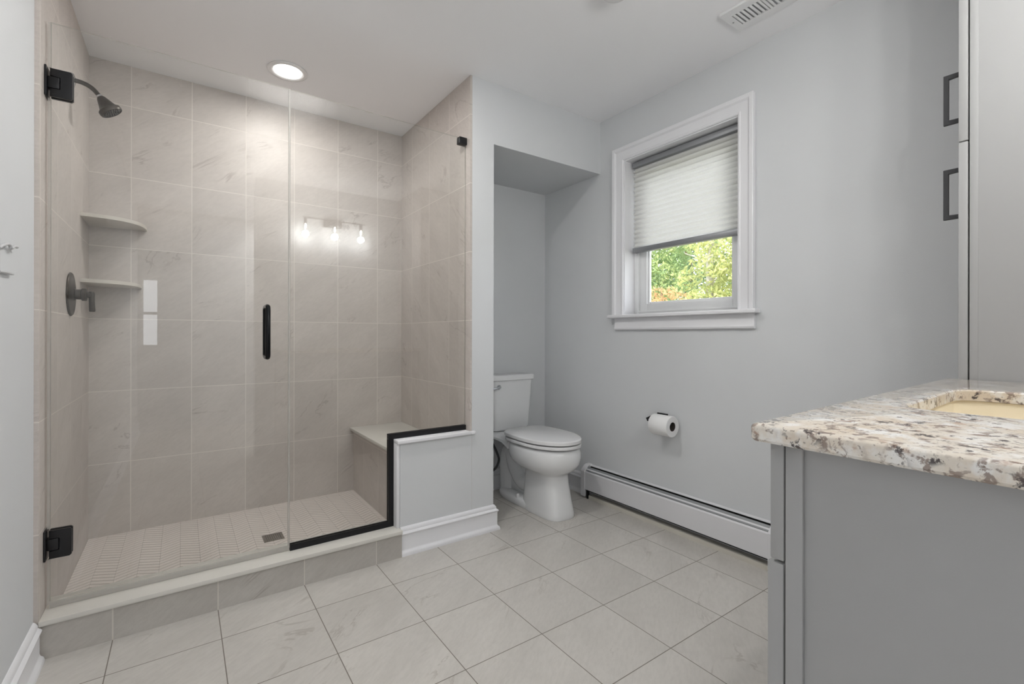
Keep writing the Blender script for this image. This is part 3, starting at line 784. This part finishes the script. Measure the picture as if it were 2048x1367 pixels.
dw = [(.671, 1.045), (1.048, 1.415), (1.418, 1.788)]
for a, b in dw:
    obj('drawer_front', B(a, b, .307, .325, .742, ZU-.004, bev=.0015), M_CAB, t)
for a, b in dw:
    d = obj('door', B(a-.001 if a < .7 else a, b, .307, .3285, .10, .738, bev=.0025), M_CAB, t)
    obj('pull', tube(nb(), [(b-.03, .3287, .58), (b-.03, .355, .58), (b-.03, .355, .70), (b-.03, .3287, .70)], .005, 8), M_GUN, d)

# countertop with the sink cutout
def round_poly(P, rr, n=6):
    out = []
    for i, p in enumerate(P):
        p = Vector(p); a = Vector(P[i-1]); b = Vector(P[(i+1) % len(P)]); r = rr[i]
        if r <= 0: out.append((p.x, p.y)); continue
        d0 = (a-p).normalized(); d1 = (b-p).normalized(); s, e = p+d0*r, p+d1*r
        for k in range(n+1):
            q = k/n; v = s*(1-q)**2 + p*2*q*(1-q) + e*q*q; out.append((v.x, v.y))
    return out
outer = round_poly([(.645, YV+.001), (1.797, YV+.001), (1.797, .379), (.643, .341)], [0, 0, 0, .012])
hole = round_poly([(1.000, -.06), (1.458, -.06), (1.458, .287), (1.000, .270)], [.05, .05, .06, .055], 8)
def plate(bm, outer, hole, z0, z1, ro):
    """flat plate with a hole; the outer top edge is eased by a small radius"""
    def ring(P, z, inset=0):
        n = len(P); r = []
        for i in range(n):
            a = Vector(P[i-1]); p = Vector(P[i]); b = Vector(P[(i+1) % n])
            d = ((p-a).normalized() + (b-p).normalized()).normalized(); nn = Vector((-d.y, d.x))
            q = p + nn*inset; r.append(bm.verts.new((q.x, q.y, z)))
        return r
    def band(a, b):
        n = len(a)
        for i in range(n): bm.faces.new((a[i], a[(i+1) % n], b[(i+1) % n], b[i]))
    steps = [(0, z0+.002, .002), (1, z0+.004, 0), (2, z1-ro, 0), (3, z1-ro*.6, ro*.08), (4, z1-ro*.25, ro*.4), (5, z1, ro)]
    O = [ring(outer, z, i) for _, z, i in steps]; ob = ring(outer, z0, .004)
    band(ob, O[0])
    for a, b in zip(O, O[1:]): band(a, b)
    Hs = [ring(hole, z1, -.003), ring(hole, z1-.003, 0), ring(hole, z0, 0)]
    band(Hs[1], Hs[0]); band(Hs[2], Hs[1])
    for o_, h_ in ((O[-1], Hs[0]), (ob, Hs[2])):
        es = []
        for L in (o_, h_):
            for i in range(len(L)):
                e = bm.edges.get((L[i], L[(i+1) % len(L)])); es.append(e)
        bmesh.ops.triangle_fill(bm, use_beauty=True, use_dissolve=False, edges=es)
    return bm
ct = tag(obj('granite_countertop', plate(nb(), outer, hole, ZU, ZT, .006), M_GRAN, smooth=40), 'cream and brown granite countertop with an undermount sink cutout', 'countertop')

bm = nb()
def grow(P, k):
    c = Vector((sum(p[0] for p in P)/len(P), sum(p[1] for p in P)/len(P))); return [(c.x+(p[0]-c.x)*k, c.y+(p[1]-c.y)*k) for p in P]
inn = [(grow(hole, 1.02), ZU-.001), (grow(hole, 1.01), ZU-.012), (grow(hole, .97), ZU-.06), (grow(hole, .88), ZU-.115), (grow(hole, .70), ZU-.14), (grow(hole, .35), ZU-.147), (grow(hole, .06), ZU-.150)]
out_ = [(grow(hole, 1.10), ZU-.001), (grow(hole, 1.09), ZU-.03), (grow(hole, 1.02), ZU-.08), (grow(hole, .92), ZU-.14), (grow(hole, .6), ZU-.162), (grow(hole, .06), ZU-.165)]
loft(bm, [[(p[0], p[1], z) for p in P] for P, z in out_[::-1] + inn], True, True)
sk = tag(obj('sink_basin', bm, M_CREAM, smooth=60), 'cream undermount sink basin set below the granite cutout', 'sink')
lathe(nb_ := nb(), [(0, 0), (.022, 0), (.022, .003), (.012, .005), (0, .005)], (1.229, .109, ZU-.1498), (0, 0, 1), seg=24)
obj('drain_stopper', nb_, M_CHROME, sk)

LX = 1.800
t = thing('linen_cabinet', (2.0, .05, 0), 'tall grey linen cabinet at the right edge rising behind the granite countertop', 'tall cabinet')
obj('carcass', B(LX+.001, XR-.002, YV+.001, .3305, 0, 2.30), M_CABW, t)
obj('face_frame', B(LX, LX+.003, .313, .3305, 0, 2.30, bev=.0006), M_CABW, t)
obj('crown', B(LX-.0, XR-.002, YV+.001, .3605, 2.30, ZC-.002, bev=.004), M_CABW, t)
for z0, z1, hz in ((1.6015, 2.295, (1.667, 1.812)), (.10, 1.5985, (1.390, 1.536))):
    d = obj('door', B(LX, XR-.004, .334, .354, z0, z1, bev=.002), M_CABW, t)
    bm = nb(); hx_ = LX+.032; q = .0045
    a, b = hz
    prism(bm, [(.3543, a), (.392, a), (.392, b), (.3543, b), (.3543, b-.012), (.3815, b-.012), (.3815, a+.012), (.3543, a+.012)], 'X', hx_-.005, hx_+.005, bev=.0008)
    obj('pull_handle', bm, M_GUN, d, smooth=20)

# ------------------------------------------------------------------ hook on the left wall
t = thing('wall_hook', (XL, 1.72, 1.25), 'pale grey two-armed hook on the white wall at the left edge', 'hook')
obj('wall_plate', B(XL+.0003, XL+.006, 1.690, 1.735, 1.205, 1.298, bev=.002), M_HOOK, t)
obj('arm', tube(nb(), catmull([(XL+.004, 1.73, 1.272), (XL+.007, 1.775, 1.288), (XL+.008, 1.806, 1.291), (XL+.009, 1.812, 1.284), (XL+.010, 1.835, 1.291), (XL+.010, 1.862, 1.294)], 4), [.0042]*21, 10), M_HOOK, t, smooth=60)
obj('arm', tube(nb(), [(XL+.004, 1.73, 1.211), (XL+.006, 1.78, 1.214), (XL+.007, 1.84, 1.216)], [.0042, .0042, .003], 10), M_HOOK, t, smooth=60)

# ------------------------------------------------------------------ outside
struct('ground', B(2.6, 40, -15, 40, -.6, -.4), M_GRASS, 'lawn outside the window', 'lawn')
LM = [leaf_mat('leaves_yellow_green', (172, 180, 122), (200, 202, 138), (140, 158, 110)), leaf_mat('leaves_fresh_green', (140, 164, 116), (178, 190, 132), (112, 138, 100)),
      leaf_mat('leaves_orange_tinged', (184, 164, 122), (200, 158, 118), (160, 172, 118)), leaf_mat('leaves_dark_green', (112, 136, 102), (132, 154, 112), (96, 116, 92))]
def leaves(blobs, count, size, rng):
    bm = nb(); tot = sum(b[3]*b[4] for b in blobs)
    for (cx_, cy_, cz_, rh, rv) in blobs:
        for _ in range(int(count*rh*rv/tot)):
            while True:
                p = Vector((rng.uniform(-1, 1), rng.uniform(-1, 1), rng.uniform(-1, 1)))
                if p.length <= 1: break
            p = p.normalized()*(p.length**.55)
            c = Vector((cx_+p.x*rh, cy_+p.y*rh, cz_+p.z*rv))
            n = Vector((rng.gauss(0, 1), rng.gauss(0, 1), rng.gauss(.5, .8))).normalized(); u, v = frame_axes(n)
            a = rng.uniform(0, 2*PI); u2 = u*math.cos(a)+v*math.sin(a); v2 = n.cross(u2); s = size*rng.uniform(.6, 1.3)
            q = [c-u2*s, c-v2*s*.42+n*s*.1, c+u2*s, c+v2*s*.42+n*s*.1]
            vs = [bm.verts.new(x) for x in q]
            bm.faces.new((vs[0], vs[1], vs[2])); bm.faces.new((vs[0], vs[2], vs[3]))
    return bm
def tree(x, y, h, trunk_r, blobs, count, size, lm, bark, label, seed, branches):
    rng = random.Random(seed)
    t = thing('tree', (x, y, -.4), label, 'tree', 'trees outside the window')
    obj('trunk', tube(nb(), [(x, y, -.4), (x+.02, y-.03, 1.0), (x-.03, y+.04, h*.5), (x+.02, y, h*.8), (x, y, h)], [trunk_r*1.3, trunk_r, trunk_r*.8, trunk_r*.5, .02], 12), bark, t, smooth=60)
    for (z, dx, dy, dz, r) in branches:
        p = Vector((x, y, z)); d = Vector((dx, dy, dz))
        obj('branch', tube(nb(), [p, p+d*.5+Vector((0, 0, .06)), p+d], [r, r*.7, r*.3], 8), bark, t, smooth=60)
    obj('foliage', leaves(blobs, count, size, rng), lm, t)
    return t
tree(11.6, 7.15, 5.6, .12, [(11.6, 6.9, 4.4, 1.5, 1.2), (11.3, 6.3, 3.2, 1.0, .8), (11.9, 7.3, 2.6, .9, .7), (11.4, 7.0, 1.6, 1.0, .8), (12.3, 6.6, 2.3, 1.0, 1.0)], 7000, .075, LM[0], M_BARK,
     'yellow-green leafy tree with a pale trunk, right side of the window view', 1, [(2.9, .1, .9, .5, .03), (3.3, -.2, -.8, .5, .03), (2.5, .2, -.7, .3, .025)])
tree(15.2, 12.05, 6.6, .10, [(15.2, 12.1, 4.2, 1.5, 1.25), (15.0, 11.5, 3.2, 1.2, 1.0), (15.0, 12.3, 2.4, 1.4, 1.0), (15.4, 11.3, 4.6, 1.0, .8)], 7000, .085, LM[1], M_BARKB,
     'fresh green bushy tree at the left of the window view', 2, [(2.2, -.4, -1.0, .8, .035), (2.6, .1, -.8, .7, .03), (2.8, .1, .8, .7, .03)])
tree(9.2, 6.95, 2.2, .04, [(9.2, 6.9, 1.7, .7, .5), (9.1, 7.25, 1.45, .6, .45)], 1800, .055, LM[2], M_BARKB,
     'low orange-tinged shrub below the trees in the window view', 3, [(1.2, .1, .4, .6, .02), (1.2, .1, -.4, .6, .02)])
tree(22.5, 15.2, 10.5, .25, [(22.5, 16.2, 6, 3.0, 3.2), (22, 13.4, 5, 2.6, 2.8), (23, 18.0, 5, 2.6, 3.0), (22.5, 15.3, 2.8, 3.4, 2.2)], 8000, .15, LM[3], M_BARKB,
     'large dark green tree farthest behind in the window view', 4, [(3.0, 0, 1.5, 1.2, .06), (3.6, 0, -1.5, 1.0, .06)])
